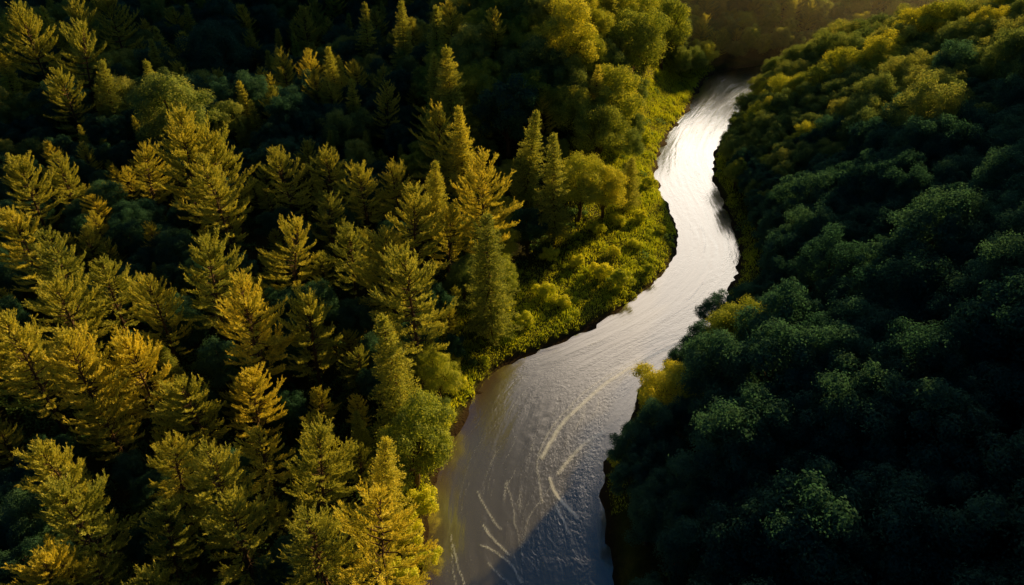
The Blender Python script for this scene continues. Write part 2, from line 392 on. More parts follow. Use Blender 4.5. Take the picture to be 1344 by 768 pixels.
def make_conifer(name, seed, Ht, Rm, kind):
    r = np.random.default_rng(seed)
    pine = kind == 'pine'
    wood, P, D, U = Acc(), [], [], []
    bend = r.normal(size=2) * .5
    tx = lambda z: np.array([bend[0] * (z / Ht) ** 2, bend[1] * (z / Ht) ** 2, z])
    zs = np.linspace(-1.2, Ht * .97, 12)
    wood.put(tube([tx(z) for z in zs], .26 * (1 - zs / Ht * .93) * (1 + .35 * np.exp(-np.maximum(zs, 0))), 8))
    z0 = z = Ht * (.26 if pine else .10)
    az = r.uniform(0, 6.28)
    lop = r.uniform(0, 6.28)                                            # the fuller side of the crown
    while z < Ht * .975:
        u = (z - z0) / (Ht - z0)
        if pine: Lb = Rm * min(1, (1 - u) ** .60 * 1.1) * (.60 + .40 * min(1, u * 2.5)); nb = int(r.integers(4, 7)) if u < .85 else 4
        else: Lb = Rm * ((1 - u) ** .85 + .05) * (.85 + .15 * min(1, u * 6)); nb = 7 if u < .8 else 5
        for k in range(nb):
            az += 6.283 / nb + r.normal() * .28
            if pine and r.random() < .10: continue
            l = Lb * (r.uniform(.55, 1.25) * (1 + .18 * math.cos(az - lop)) if pine else r.uniform(.55, 1.3) * (1 + .12 * math.cos(az - lop)))
            el = (math.radians(-4 + 58 * u ** 1.4) + r.normal() * .13) if pine else math.radians(-22 + 60 * u ** 2) + r.normal() * .09
            d = np.array([math.cos(az) * math.cos(el), math.sin(az) * math.cos(el), math.sin(el)])
            t = np.linspace(0, 1, 9)[:, None]
            side = np.array([-math.sin(az), math.cos(az), 0]) * r.normal() * .12
            path = tx(z) + d * l * t + np.array([0, 0, 1]) * l * (.34 if pine else .20) * (t ** 2.4 - .3 * t) + side * l * t ** 2
            wood.put(tube(path[::2], np.linspace(.055 + .008 * l, .008, 5), 4))
            nt2 = max(6, int(l / (.15 if pine else .15)))
            ts = np.linspace(.26 if pine else .12, 1.0, nt2)
            base = np.stack([np.interp(ts, t[:, 0], path[:, q]) for q in range(3)], -1)
            dirs = unit(np.stack([np.interp(ts, t[:, 0], np.gradient(path[:, q])) for q in range(3)], -1))
            sgn = np.where(np.arange(nt2) % 2, 1., -1.)[:, None]
            sidev = unit(np.cross(dirs, [0, 0, 1.0]))
            if pine:      # fox-tail plumes: short twigs swept forward along the limb, a few long side plumes
                tdir = unit(dirs * 1.0 + sidev * sgn * .55 + np.array([0, 0, .30]) + r.normal(size=(nt2, 3)) * .12)
                tl = (.16 * l * (1 - ts) ** .6 + .34) * r.uniform(.7, 1.2, nt2)
                big = r.random(nt2) < .22
                tl = np.where(big, tl * 1.9, tl); tl = np.minimum(tl, 1.5)
            else:
                tdir = unit(dirs * .85 + sidev * sgn * .75 + np.array([0, 0, .22]) + r.normal(size=(nt2, 3)) * .14)
                tl = np.minimum((.30 * l * (1 - ts) ** .7 + .32) * r.uniform(.7, 1.25, nt2), 1.25)
            for b, dd, L_ in zip(base, tdir, tl):
                m_ = max(6, int(L_ / (.036 if pine else .05)))
                q = r.uniform(0.0, 1, m_)[:, None]
                pp = b + dd * L_ * q + np.array([0, 0, .22]) * L_ * q ** 2
                rd = unit(r.normal(size=(m_, 3)))
                rad_ = pp - tx(z); U.append(unit(rad_ * [1, 1, .4]) * .8 + np.array([0, 0, .9])); P.append(pp); D.append(dd * (.95 if pine else .75) + rd * (.55 if pine else .75) + np.array([0, 0, .22]))
        z += (.95 if pine else .62) * r.uniform(.75, 1.3) * (1 - .5 * u)
    P, D, U = np.vstack(P), np.vstack(D), np.vstack(U); U = np.vstack([U, np.repeat([[0, 0, 1.]], 80, 0)])
    k = 80; q = r.uniform(0, 1, k)[:, None]; P = np.vstack([P, tx(Ht * .95) + np.array([0, 0, Ht * .05]) * q]); D = np.vstack([D, unit(r.normal(size=(k, 3))) * .7 + np.array([0, 0, 1.])])
    LV = leaves(P, D, .31 if pine else .26, (.085 if pine else .085), up=U, r=r)
    cr = mesh_np(name + '_crown', LV[0], LV[1], [M_pine if pine else M_spruce])
    print(name, len(P))
    return cr, wood.mesh(name + '_trunk', M_bark, True), Ht, Rm

def make_broad(name, seed, Ht, Rm, m, nclump=46, per=560, leaf=.28, base=.20, flat=.62, stem=True):
    r = np.random.default_rng(seed)
    wood, P, D, NN = Acc(), [], [], []
    cz, rz = Ht * (base + (1 - base) * .46), Ht * (1 - base) * .5
    cs = []
    for k in range(nclump):
        # clumps spread over the upper shell of an uneven crown
        u = 1 - 1.55 * (k + .5) / nclump; a = k * 2.399 + r.normal() * .35
        rr = math.sqrt(max(0, 1 - u * u)); q = r.uniform(.62, .98)
        wob = 1 + .22 * math.sin(2 * a + seed) + .14 * math.sin(5 * a + 2 * seed)
        c = np.array([math.cos(a) * rr * Rm * q * wob, math.sin(a) * rr * Rm * q * wob, cz + u * rz * q * r.uniform(.9, 1.1)])
        cs.append((c, Rm * r.uniform(.20, .36)))
    for c, cr in cs:
        n = int(per * (cr / (Rm * .28)) ** 2)
        d = unit(r.normal(size=(n, 3)) + np.array([0, 0, .45]))
        rad = cr * r.uniform(.45, 1.08, n)[:, None] ** .7
        lump = 1 + .22 * np.sin(d[:, :1] * 7 + c[0]) * np.sin(d[:, 1:2] * 6 + c[1]) + .15 * np.sin(d[:, 2:3] * 9 + c[2])
        P.append(c + d * rad * lump * np.array([1, 1, flat + .2]))
        tn = np.cross(d, r.normal(size=(n, 3)))
        D.append(unit(tn) + d * .25 + np.array([0, 0, -.15])); NN.append(d * 1.3)
    P, D, NN = np.vstack(P), np.vstack(D), np.vstack(NN)
    # loose leaves that fill the gaps between clumps
    n = nclump * 40; d = unit(r.normal(size=(n, 3))); q = r.uniform(.3, .9, n)[:, None]
    P = np.vstack([P, np.array([0, 0, cz]) + d * q * np.array([Rm, Rm, rz])]); D = np.vstack([D, r.normal(size=(n, 3))]); NN = np.vstack([NN, d])
    LV = leaves(P, D, leaf, leaf * .62, up=NN, r=r)
    crown = mesh_np(name + '_crown', LV[0], LV[1], [m])
    zs = np.linspace(-1.4 if stem else -.3, cz, 7); tr = Rm * (.075 if stem else .03)
    wood.put(tube([(0.1 * math.sin(z), .1 * math.cos(z), z) for z in zs], np.linspace(tr * 1.25, tr * .5, 7), 8))
    for c, cr in cs[::3]:
        z = Ht * base * r.uniform(.6, 1.1); s = np.array([0, 0, z]); t = np.linspace(0, 1, 5)[:, None]
        wood.put(tube(s + (c - s) * t + np.array([0, 0, .8]) * np.sin(t * PI) * (.1 * Ht), np.linspace(tr * .45, .02, 5), 5))
    return crown, wood.mesh(name + '_trunk', M_bark, True), Ht, Rm

PROTO = {
    'pine': [make_conifer('pine', 11 + k, h, r, 'pine') for k, (h, r) in enumerate([(17, 5.0), (18, 4.6), (16, 5.4), (19, 4.9), (15, 4.6), (17, 5.6)])],
    'spruce': [make_conifer('spruce', 31 + k, h, r, 'spruce') for k, (h, r) in enumerate([(18, 3.1), (16, 2.8), (19, 3.6)])],
    'broad': [make_broad('broadleaf', 51 + k, h, r, M_broad_shaded, nclump=n) for k, (h, r, n) in enumerate([(15, 5.0, 46), (16, 5.6, 54), (14, 4.8, 40), (17, 5.2, 50), (13, 4.4, 38), (15, 6.0, 58)])],
    'bush': [make_broad('bush', 71 + k, h, r, M_bush, nclump=16, per=200, leaf=.24, base=.05, flat=.8, stem=False) for k, (h, r) in enumerate([(2.6, 1.7), (3.0, 1.6), (2.2, 2.0)])],
}
def recolour(pr, m):
    me = pr[0].copy(); me.materials.clear(); me.materials.append(m); return (me,) + pr[1:]
PROTO['warm'] = [recolour(p, M_broad_half_lit) for p in PROTO['broad']]  # half-lit colour copy of the broadleaf crowns
PROTO['gold'] = [recolour(p, M_broad_lit) for p in PROTO['broad']]  # sunlit colour copy of the broadleaf crowns
NAMES = {'warm': ('broadleaf_tree', 'broadleaf tree'), 'gold': ('broadleaf_tree', 'broadleaf tree'), 'pine': ('pine_tree', 'pine tree'), 'spruce': ('spruce_tree', 'spruce tree'), 'broad': ('broadleaf_tree', 'broadleaf tree'), 'bush': ('bush', 'bush')}
placed = []
nk = {}
def plant(kind, x, y, s, label, group=None, sz=1.0, var=None, tilt=.05, parts=True):
    k = nk.get(kind, 0); nk[kind] = k + 1
    pr = PROTO[kind][(k * 5 + k // 3) % len(PROTO[kind]) if var is None else var]
    nm, cat = NAMES[kind]
    z = float(hgt(x, y))
    root = bpy.data.objects.new(nm, None); C.objects.link(root)
    root.empty_display_size = .5
    root.location = (x, y, z); root.scale = (s, s, s * sz)
    root.rotation_euler = (random.gauss(0, tilt), random.gauss(0, tilt), random.uniform(0, 6.283))
    root['label'] = label; root['category'] = cat
    if group: root['group'] = group
    for pn, me in (('crown', pr[0]), ('trunk' if kind != 'bush' else 'stem', pr[1])):
        o = bpy.data.objects.new(pn, me); C.objects.link(o); o.parent = root
    placed.append((x, y, s * pr[3], kind))
    return root

def solve(px, py, width, kind, var, sz=1.0, smin=.45, smax=1.6):
    """ground point of the tree whose tip shows at (px, py) with a crown `width` photo pixels across"""
    pr = PROTO[kind][var]; r = ray(px, py)
    D = np.arange(30, 460, .5)
    s = np.clip(width / 2 * D / F / pr[3], smin, smax)
    P = np.array([0, 0, H]) + r * D[:, None]
    gap = P[:, 2] - s * sz * pr[2] - hgt(P[:, 0], P[:, 1])
    j = np.argmax(gap < 0) if (gap < 0).any() else len(D) - 1
    return P[j, 0], P[j, 1], s[j]

# ------------------------------------------------------------------ trees that can be told apart in the photograph
# kind, tip x, tip y, width (photo pixels), label
exec_list = []
TREES = [
 ('pine', 15, 277, 80, 'sunlit pine cut by the left edge, topmost of the left edge clump'),
 ('pine', 57, 311, 80, 'sunlit pine right behind the topmost pine of the left edge clump'),
 ('pine', 66, 362, 100, 'broad sunlit pine below the left edge clump with dark trunk showing'),
 ('pine', 128, 344, 76, 'sunlit pine with upturned tips, just left of the wide spreading pine'),
 ('pine', 196, 376, 86, 'pine with long sideways sprays beside the dark hollow at left'),
 ('pine', 255, 314, 95, 'large golden pine standing alone against the dark hollow'),
 ('pine', 312, 378, 96, 'pine with a drooping lit branch, below right of the lone golden pine'),
 ('pine', 365, 298, 76, 'upright narrow-topped pine right of the lone golden pine'),
 ('pine', 396, 392, 84, 'pine with long horizontal tips, directly below the narrow-topped pine'),
 ('pine', 425, 258, 60, 'half-shaded pine with golden cap above the narrow-topped pine'),
 ('pine', 452, 296, 66, 'pine with lit right flank left of the tallest double-topped pine'),
 ('pine', 8, 422, 92, 'sunlit pine at the left edge, in the middle row'),
 ('pine', 85, 438, 100, 'open pine with spiky tips in the middle row near the left edge'),
 ('pine', 170, 440, 92, 'fan-shaped pine in the middle row with bright top'),
 ('pine', 243, 494, 92, 'broad pine in the row above the bottom rows, fully sunlit'),
 ('pine', 318, 498, 76, 'pine with bright right side next to the fully sunlit broad pine'),
 ('pine', 130, 524, 78, 'thin pine with one detached lit spray on its left'),
 ('pine', 68, 580, 88, 'dim sparse pine with thin lit sprays at lower left'),
 ('pine', 80, 640, 110, 'broad fan pine at lower left, lit across the whole crown'),
 ('pine', 207, 577, 92, 'double-headed pine in the lower left cluster, left of its twin'),
 ('pine', 268, 592, 90, 'pine with sweeping right sprays, right of the double-headed pine'),
 ('pine', 338, 570, 74, 'shadow-crossed pine with bare dark trunk visible below'),
 ('pine', 392, 576, 98, 'rounded golden pine at the right end of the lower left rows'),
 ('pine', 297, 664, 100, 'tall golden pine in the bottom rows, with hanging lit tips'),
 ('pine', 193, 685, 84, 'pine with dark left half in the bottom row'),
 ('pine', 403, 664, 104, 'wide bright pine in the bottom row beside the big riverside pine'),
 ('pine', 32, 732, 100, 'pine cut by the bottom edge in the left corner'),
 ('pine', 78, 722, 70, 'forked pine rising at the bottom edge near the left corner'),
 ('pine', 122, 742, 76, 'low spreading pine cut by the bottom edge'),
 ('pine', 190, 756, 80, 'pine tip just showing at the bottom edge'),
 ('spruce', 482, 584, 62, 'round-topped dense conifer beside the leafy riverside tree'),
 ('pine', 484, 670, 140, 'biggest bright pine at the bottom, next to the river bushes'),
 ('broad', 535, 540, 84, 'sunlit golden broadleaf tree on the near left river bank'),
 ('pine', 505, 305, 92, 'double-topped tall pine, its left dimmer half'),
 ('pine', 540, 328, 122, 'tallest golden pine with long right-hand sprays above the columnar conifer'),
 ('spruce', 510, 415, 68, 'dense columnar conifer in front of the tallest golden pine'),
 ('pine', 530, 248, 84, 'golden bushy pine in the central row, below the twin tips'),
 ('pine', 583, 276, 62, 'pine with lit right edge between the central row and the slender conifer'),
 ('spruce', 640, 280, 66, 'slender golden conifer nearest the shaded meadow edge'),
 ('broad', 693, 275, 40, 'small round broadleaf tree at the shaded forest edge by the meadow'),
 ('pine', 463, 465, 46, 'small dim pine left of the dense columnar conifer'),
 ('broad', 572, 462, 46, 'golden mottled broadleaf tree right of the dense columnar conifer'),
 ('pine', 572, 146, 66, 'pine with tiered golden top in the upper central forest'),
 ('pine', 604, 178, 62, 'golden pine joined to the right of the tiered-top pine'),
 ('pine', 628, 205, 84, 'brightest bushy pine in the upper central forest'),
 ('spruce', 568, 207, 42, 'small conifer below the tiered-top pine'),
 ('spruce', 606, 141, 46, 'dark conifer with lit right edge behind the tiered-top pine'),
 ('spruce', 690, 142, 58, 'tall cone-shaped conifer with golden right flank'),
 ('spruce', 732, 180, 46, 'smaller pointed cone-shaped conifer right of the tall one'),
 ('broad', 765, 206, 56, 'broadleaf tree with golden crown above the meadow'),
 ('broad', 796, 220, 44, 'broadleaf tree with drooping lit side at the top end of the meadow'),
 ('spruce', 828, 206, 34, 'small pointed conifer by the upper end of the sunlit meadow'),
 ('broad', 790, 132, 62, 'broadleaf tree with golden cap halfway up the slope by the upper river'),
 ('broad', 816, 83, 64, 'broadleaf tree with ragged golden right edge on the upper slope'),
 ('broad', 772, 45, 46, 'narrow broadleaf tree with lit edge on the upper slope'),
 ('spruce', 590, 63, 70, 'broad dark conifer with one golden tip, upper centre'),
 ('broad', 666, 103, 60, 'round dark broadleaf tree in the shaded upper centre'),
 ('pine', 522, 220, 58, 'golden pine between the bushy central pine and the left row'),
 ('pine', 472, 217, 58, 'pine in the left row ending beside the dark clearing'),
 ('spruce', 476, 5, 40, 'leftmost of the three lit conifer tips at the top edge'),
 ('spruce', 522, 1, 36, 'middle one of the three lit conifer tips at the top edge'),
 ('spruce', 565, 4, 50, 'rightmost and widest of the three lit conifer tips at the top edge'),
 ('broad', 838, 8, 70, 'tall broadleaf tree with golden flank at the top above the river'),
 ('broad', 752, -4, 72, 'broadleaf tree with bright ragged side at the top edge'),
 ('broad', 878, -2, 52, 'lit broadleaf tree at the top edge nearest the upper river'),
 ('pine', 218, 155, 84, 'leftmost bright pine of the row at the foot of the dark slope'),
 ('pine', 285, 170, 86, 'broad pine of the row at the foot of the dark slope'),
 ('pine', 178, 198, 54, 'small lone bright pine left of the row, among shadow'),
 ('pine', 275, 205, 72, 'pine in front of the broad pine of the dark slope row'),
 ('pine', 370, 198, 68, 'bright pine in the row, left of the three small tips'),
 ('pine', 398, 190, 36, 'slim pine tip in the bright row'),
 ('pine', 424, 197, 58, 'sunlit pine right of the slim tip in the bright row'),
 ('pine', 20, 210, 66, 'sunlit pine at the left edge below the dark slope'),
 ('pine', 72, 206, 46, 'small half-lit pine right of the left edge pine below the dark slope'),
 ('pine', 85, 36, 112, 'large golden wind-swept pine in the upper left corner'),
 ('pine', 22, 8, 84, 'pine cut by the left edge in the upper left corner'),
 ('pine', 92, 6, 66, 'lit pine behind the large wind-swept pine'),
 ('pine', 140, -8, 96, 'pine at the top edge right of the upper left corner'),
 ('broad', 268, 28, 70, 'broadleaf tree with a golden crest high on the dark slope'),
 ('broad', 213, 95, 88, 'dim rounded broadleaf tree with few lit leaves on the dark slope'),
 ('broad', 284, -4, 60, 'tree with a bright tip at the top edge above the dark slope'),
 # right bank and hillside
 ('broad', 975, 402, 66, 'broadleaf tree with golden crown at the right river bank'),
 ('broad', 885, 478, 66, 'golden spreading broadleaf tree overhanging the river from the right bank'),
 ('broad', 950, 388, 42, 'dark feathery broadleaf tree leaning over the river at the bend'),
 ('broad', 1105, 306, 70, 'broadleaf tree with a small sunlit top in the shaded hillside'),
 ('broad', 1012, 100, 50, 'lowest of the golden rimmed trees along the right crest'),
 ('broad', 1050, 82, 54, 'second golden rimmed tree up the right crest'),
 ('broad', 1085, 70, 50, 'third golden rimmed tree up the right crest'),
 ('broad', 1128, 42, 62, 'rounded golden tree in the middle of the right crest'),
 ('broad', 1170, 26, 56, 'golden tree on the right crest above the rounded one'),
 ('broad', 1215, 6, 64, 'broad golden tree at the top of the right crest'),
 ('broad', 1250, -4, 60, 'tree at the top edge ending the golden crest'),
 ('broad', 975, 190, 38, 'lowest golden tree of the second lit line below the crest'),
 ('broad', 1015, 176, 40, 'golden tree in the middle of the second lit line below the crest'),
 ('broad', 1065, 142, 42, 'topmost golden tree of the second lit line below the crest'),
 ('broad', 1000, 128, 40, 'small golden tree just under the low end of the right crest'),
]
# places the low sun reaches: whatever grows up-sun of them on the right bank stays low enough
LIT = []
for px, py, f, r in [(820, 300, .6, 5), (850, 270, .6, 4), (800, 340, .6, 5), (845, 330, .6, 5), (770, 350, .6, 4), (870, 310, .6, 4), (740, 380, 1, 4), (850, 360, .5, 4), (870, 330, .4, 4)]:
    x, y = ground(px, py, 1.5)[:2]; LIT.append((x, y, float(hgt(x, y)) + f, r))
sx_, sy_ = math.sin(SUN_AZ), math.cos(SUN_AZ)
def sun_cap(x, y, z, R_, h0):
    cap = 9.0
    for tx_, ty_, tz_, tr_ in LIT:
        dx, dy = x - tx_, y - ty_
        a_ = dx * sx_ + dy * sy_; l_ = abs(dx * sy_ - dy * sx_)
        if a_ > -1 and a_ < 160 and l_ < tr_ + R_ * .8: cap = min(cap, (tz_ + max(a_, 1) * math.tan(SUN_EL) - z) / h0)
    return cap
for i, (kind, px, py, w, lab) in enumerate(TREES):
    if kind == 'broad' and not any(q in lab for q in ('dark', 'dim ', 'shaded')): kind = 'gold'  # trees not described as dark get the sunlit leaf colour
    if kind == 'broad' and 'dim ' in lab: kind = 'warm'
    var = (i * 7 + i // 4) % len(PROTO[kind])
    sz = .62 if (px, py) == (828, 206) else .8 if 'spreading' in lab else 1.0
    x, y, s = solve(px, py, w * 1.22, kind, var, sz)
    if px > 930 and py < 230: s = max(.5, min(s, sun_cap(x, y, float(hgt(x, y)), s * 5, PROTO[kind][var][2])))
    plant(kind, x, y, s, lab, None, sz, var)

# bushes on the bank and meadow (photo pixels of the top, width)
BUSHES = [
 (790, 352, 40, 'left one of two round olive bushes on the sunlit meadow'), (818, 358, 40, 'right one of two round olive bushes on the sunlit meadow'),
 (738, 392, 34, 'bush with golden top at the lower left end of the meadow'), (716, 378, 36, 'bush on the shaded side of the meadow tip'),
 (722, 330, 30, 'low bush at the left edge of the sunlit grass'), (812, 286, 30, 'bright bush in the upper part of the meadow'),
 (784, 296, 26, 'golden bush left of the bright upper meadow bush'), (840, 280, 24, 'small dark bush right of the bright upper meadow bush'),
 (832, 318, 26, 'low bush in the middle of the sunlit meadow'), (806, 326, 22, 'small bush between the round bushes and the upper meadow'),
 (852, 350, 22, 'small bush near the river side of the meadow'), (868, 300, 20, 'tiny bush near the outer bend of the meadow'),
 (760, 340, 26, 'bush on the golden stripe left of the round bushes'), (660, 395, 30, 'shaded bush at the forest edge by the meadow'),
 (645, 425, 44, 'pale shaded bush above the near river bank'), (690, 415, 28, 'small shaded bush beside the pale one'),
 (577, 550, 32, 'bright green bush at the corner of the left bank'), (556, 600, 36, 'golden bush hanging over the left bank'),
 (556, 655, 52, 'rounded golden bush on the left bank below the leafy tree'), (538, 690, 46, 'bush between the big pine and the water'),
 (556, 728, 44, 'bush at the water near the bottom edge'), (530, 752, 50, 'lowest bush at the bottom edge of the left bank'),
 (808, 600, 24, 'small golden bush on the point of the right bank'), (848, 520, 30, 'bush under the overhanging tree of the right bank'),
 (845, 178, 24, 'bush on the grass strip by the upper river'), (852, 235, 22, 'bush at the narrow neck of the meadow'),
 (600, 500, 36, 'dark bush at the top of the near left bank'), (590, 470, 40, 'dark bush behind the near left bank'),
]
for i, (px, py, w, lab) in enumerate(BUSHES):
    x, y, s = solve(px, py, w * (.72 if 230 < py < 420 and px > 700 else .85), 'bush', i % 3, .8, .3, 2.0)
    dl = float(lookup(GDL, x, y)); dr = float(lookup(GDR, x, y))
    plant('bush', x, y, s, lab, None, 1.0, i % 3)

# ------------------------------------------------------------------ the rest of the forest: one tree at a time, thinned to a spacing
def visible(x, y, z, m=60):
    px, py, d = project(np.stack([x, y, z], -1))
    return (d > 5) & (px > -m) & (px < 1344 + m) & (py > -m) & (py < 768 + 1.6 * m)
cell = {}
def near_ok(x, y, r):
    cx, cy = int(x // 8), int(y // 8)
    for i in range(cx - 2, cx + 3):
        for j in range(cy - 2, cy + 3):
            for (a, b, q) in cell.get((i, j), ()):
                if (a - x) ** 2 + (b - y) ** 2 < (.62 * (r + q)) ** 2: return False
    return True
def remember(x, y, r): cell.setdefault((int(x // 8), int(y // 8)), []).append((x, y, r))
for x, y, r, k in placed:
    if k != 'bush': remember(x, y, r * .9)

def in_meadow(x, y):
    px, py, d = project([x, y, 1.5])
    return d > 0 and ((660 < px < 890 and 235 < py < 480 and px > 640 + (480 - py) * .12) or (830 < px < 925 and 110 < py < 240) or (600 < px < 700 and 420 < py < 540))

for nm_ in ('golden crown at the right', 'golden spreading', 'small sunlit top'):
    for o_ in C.objects:
        if nm_ in o_.get('label', ''): LIT.append((o_.location.x, o_.location.y, o_.location.z + 13 * o_.scale.z * .72, 3.0))
r2 = np.random.default_rng(99)
X = r2.uniform(-190, 230, 60000); Y = r2.uniform(20, 330, 60000)
Z = hgt(X, Y); DLc, DRc, INc, LFc = lookup(GDL, X, Y), lookup(GDR, X, Y), lookup(GIN, X, Y), lookup(GLEFT, X, Y)
vis = visible(X, Y, Z + 8)
counts = {q: sum(k[0] == q for k in TREES) for q in ('pine', 'spruce', 'broad')}; counts['warm'] = counts['gold'] = 0
rest = []
GROUPS = {
 'left_pine': ('dark pine among the lit pines of the left forest', 'filling pines of the left forest'),
 'left_spruce': ('dark narrow conifer in the shaded upper left forest', 'shaded conifers of the left forest'),
 'left_broad': ('dark broadleaf tree in the shaded forest left of the river', 'shaded broadleaf trees left of the river'),
 'right_broad': ('dark green broadleaf tree in the shaded canopy of the right hillside', 'shaded broadleaf trees of the right hillside'),
}
order = np.argsort(np.hypot(X, Y))
for q in order:
    x, y, z = X[q], Y[q], Z[q]
    if INc[q] > .01 or min(DLc[q], DRc[q]) < 3.0: continue
    if LFc[q] < .5 and DRc[q] < 5.5 and 78 < y < 130: continue
    left = LFc[q] > .5
    if left and in_meadow(x, y): continue
    if left:
        u = r2.random(); deep = y > 150
        pxq = project([x, y, z + 10])[0]
        kind = ('pine' if u < .48 else 'broad' if u < .95 else 'spruce') if not deep and pxq < 600 else ('spruce' if u < .06 else (('broad' if r2.random() < .6 else 'warm') if x < -25 else 'gold' if r2.random() < .5 else 'warm') if u < .86 else 'pine')  # leaf copy follows where sun and shade fall on the left slopes
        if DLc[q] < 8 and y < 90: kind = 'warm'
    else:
        kind = 'gold' if 192 < y < 222 and r2.random() < .55 else 'warm' if y > 152 + 14 * r2.normal() else 'broad'  # crest gets the sunlit leaf copies, the hillside below the shaded one
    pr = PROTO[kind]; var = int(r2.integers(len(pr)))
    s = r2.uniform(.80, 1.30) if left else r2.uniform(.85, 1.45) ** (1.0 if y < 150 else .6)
    if left and y < 165: s *= .48 if kind == 'pine' else .55
    if not left and DRc[q] < 9: s *= .5 if y > 95 else .6
    elif not left and DRc[q] < 26 and 128 < y < 215: s *= .72
    if left and DLc[q] < 9: s *= .62
    R_ = s * pr[var][3]
    if not left and y < 235:
        s = min(s, sun_cap(x, y, z, R_, pr[var][2])); R_ = s * pr[var][3]
        if s < .22: continue
    Rk = max(R_, 3.9) if left else R_
    if not near_ok(x, y, Rk): continue
    remember(x, y, Rk)
    rest.append((x, y, s, kind, var, left, bool(vis[q])))
LIM = 288
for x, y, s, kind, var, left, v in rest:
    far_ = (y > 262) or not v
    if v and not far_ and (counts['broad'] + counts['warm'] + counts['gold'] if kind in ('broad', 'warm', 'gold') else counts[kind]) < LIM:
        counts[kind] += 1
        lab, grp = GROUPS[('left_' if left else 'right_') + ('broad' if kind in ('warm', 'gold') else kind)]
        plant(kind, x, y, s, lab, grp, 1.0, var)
        continue
    placed.append((x, y, s * PROTO[kind][var][3], 'mass:%s:%d' % (kind, var)))
print('individual', counts, 'mass', sum(p[3].startswith('mass') for p in placed))

# ------------------------------------------------------------------ far wood and the wood out of view: one mass
mass = [p for p in placed if p[3].startswith('mass')]
# trees of the far slopes behind the bend, beyond the sampled area
Xf = r2.uniform(-260, 330, 16000); Yf = r2.uniform(300, 470, 16000)
Zf = hgt(Xf, Yf); INf = lookup(GIN, Xf, Yf); dmf = np.minimum(lookup(GDL, Xf, Yf), lookup(GDR, Xf, Yf))
for x, y, i_, dm in zip(Xf, Yf, INf, dmf):
    if i_ > .01 or dm < 3: continue
    s = r2.uniform(.85, 1.25); var = int(r2.integers(6)); R_ = s * 5.2
    if not near_ok(x, y, R_): continue
    remember(x, y, R_); mass.append((x, y, R_, 'mass:broad:%d' % var))
KINDS = [('broad', k) for k in range(6)] + [('warm', k) for k in range(6)] + [('gold', k) for k in range(6)] + [('pine', k) for k in range(6)] + [('spruce', k) for k in range(3)]
mp_, msc, mrot, mid = [], [], [], []
for x, y, R_, tag_ in mass:
    _, kind, var = tag_.split(':'); var = int(var)
    mp_.append((x, y, float(hgt(x, y)))); msc.append(R_ / PROTO[kind][var][3]); mrot.append(random.uniform(0, 6.28)); mid.append(KINDS.index((kind, var)))
fme = bpy.data.meshes.new('distant_forest'); fme.from_pydata(mp_, [], [])
for nm_, ty_, arr in (('size', 'FLOAT', msc), ('turn', 'FLOAT', mrot), ('sort', 'INT', mid)):
    a_ = fme.attributes.new(nm_, ty_, 'POINT'); a_.data.foreach_set('value', np.asarray(arr, np.float32 if ty_ == 'FLOAT' else np.int32))
fo_ = add('distant_forest', fme, kind='stuff', label='far dark wood on the hazy slopes behind the river bend', category='forest')
ng = bpy.data.node_groups.new('forest', 'GeometryNodeTree')
ng.interface.new_socket('Geometry', in_out='INPUT', socket_type='NodeSocketGeometry'); ng.interface.new_socket('Geometry', in_out='OUTPUT', socket_type='NodeSocketGeometry')
gi, go = ng.nodes.new('NodeGroupInput'), ng.nodes.new('NodeGroupOutput')
jn = ng.nodes.new('GeometryNodeJoinGeometry')
crown_of = {}
for o_ in C.objects:
    if o_.type == 'MESH' and o_.name.startswith('crown'): crown_of.setdefault(o_.data.name, o_)
for kind, k in reversed(KINDS):
    oi = ng.nodes.new('GeometryNodeObjectInfo'); oi.transform_space = 'ORIGINAL'; oi.inputs['As Instance'].default_value = True
    oi.inputs['Object'].default_value = crown_of[PROTO[kind][k][0].name]
    ng.links.new(oi.outputs['Geometry'], jn.inputs[0])
ip = ng.nodes.new('GeometryNodeInstanceOnPoints'); ip.inputs['Pick Instance'].default_value = True
ng.links.new(gi.outputs[0], ip.inputs['Points']); ng.links.new(jn.outputs[0], ip.inputs['Instance'])
def at_(nm_, ty_):
    n_ = ng.nodes.new('GeometryNodeInputNamedAttribute'); n_.data_type = ty_; n_.inputs[0].default_value = nm_; return n_.outputs['Attribute']
ng.links.new(at_('sort', 'INT'), ip.inputs['Instance Index']); ng.links.new(at_('size', 'FLOAT'), ip.inputs['Scale'])
cx_ = ng.nodes.new('ShaderNodeCombineXYZ'); ng.links.new(at_('turn', 'FLOAT'), cx_.inputs[2]); ng.links.new(cx_.outputs[0], ip.inputs['Rotation'])
ng.links.new(ip.outputs[0], go.inputs[0])
md_ = fo_.modifiers.new('forest', 'NODES'); md_.node_group = ng
print('mass trees', len(mass))

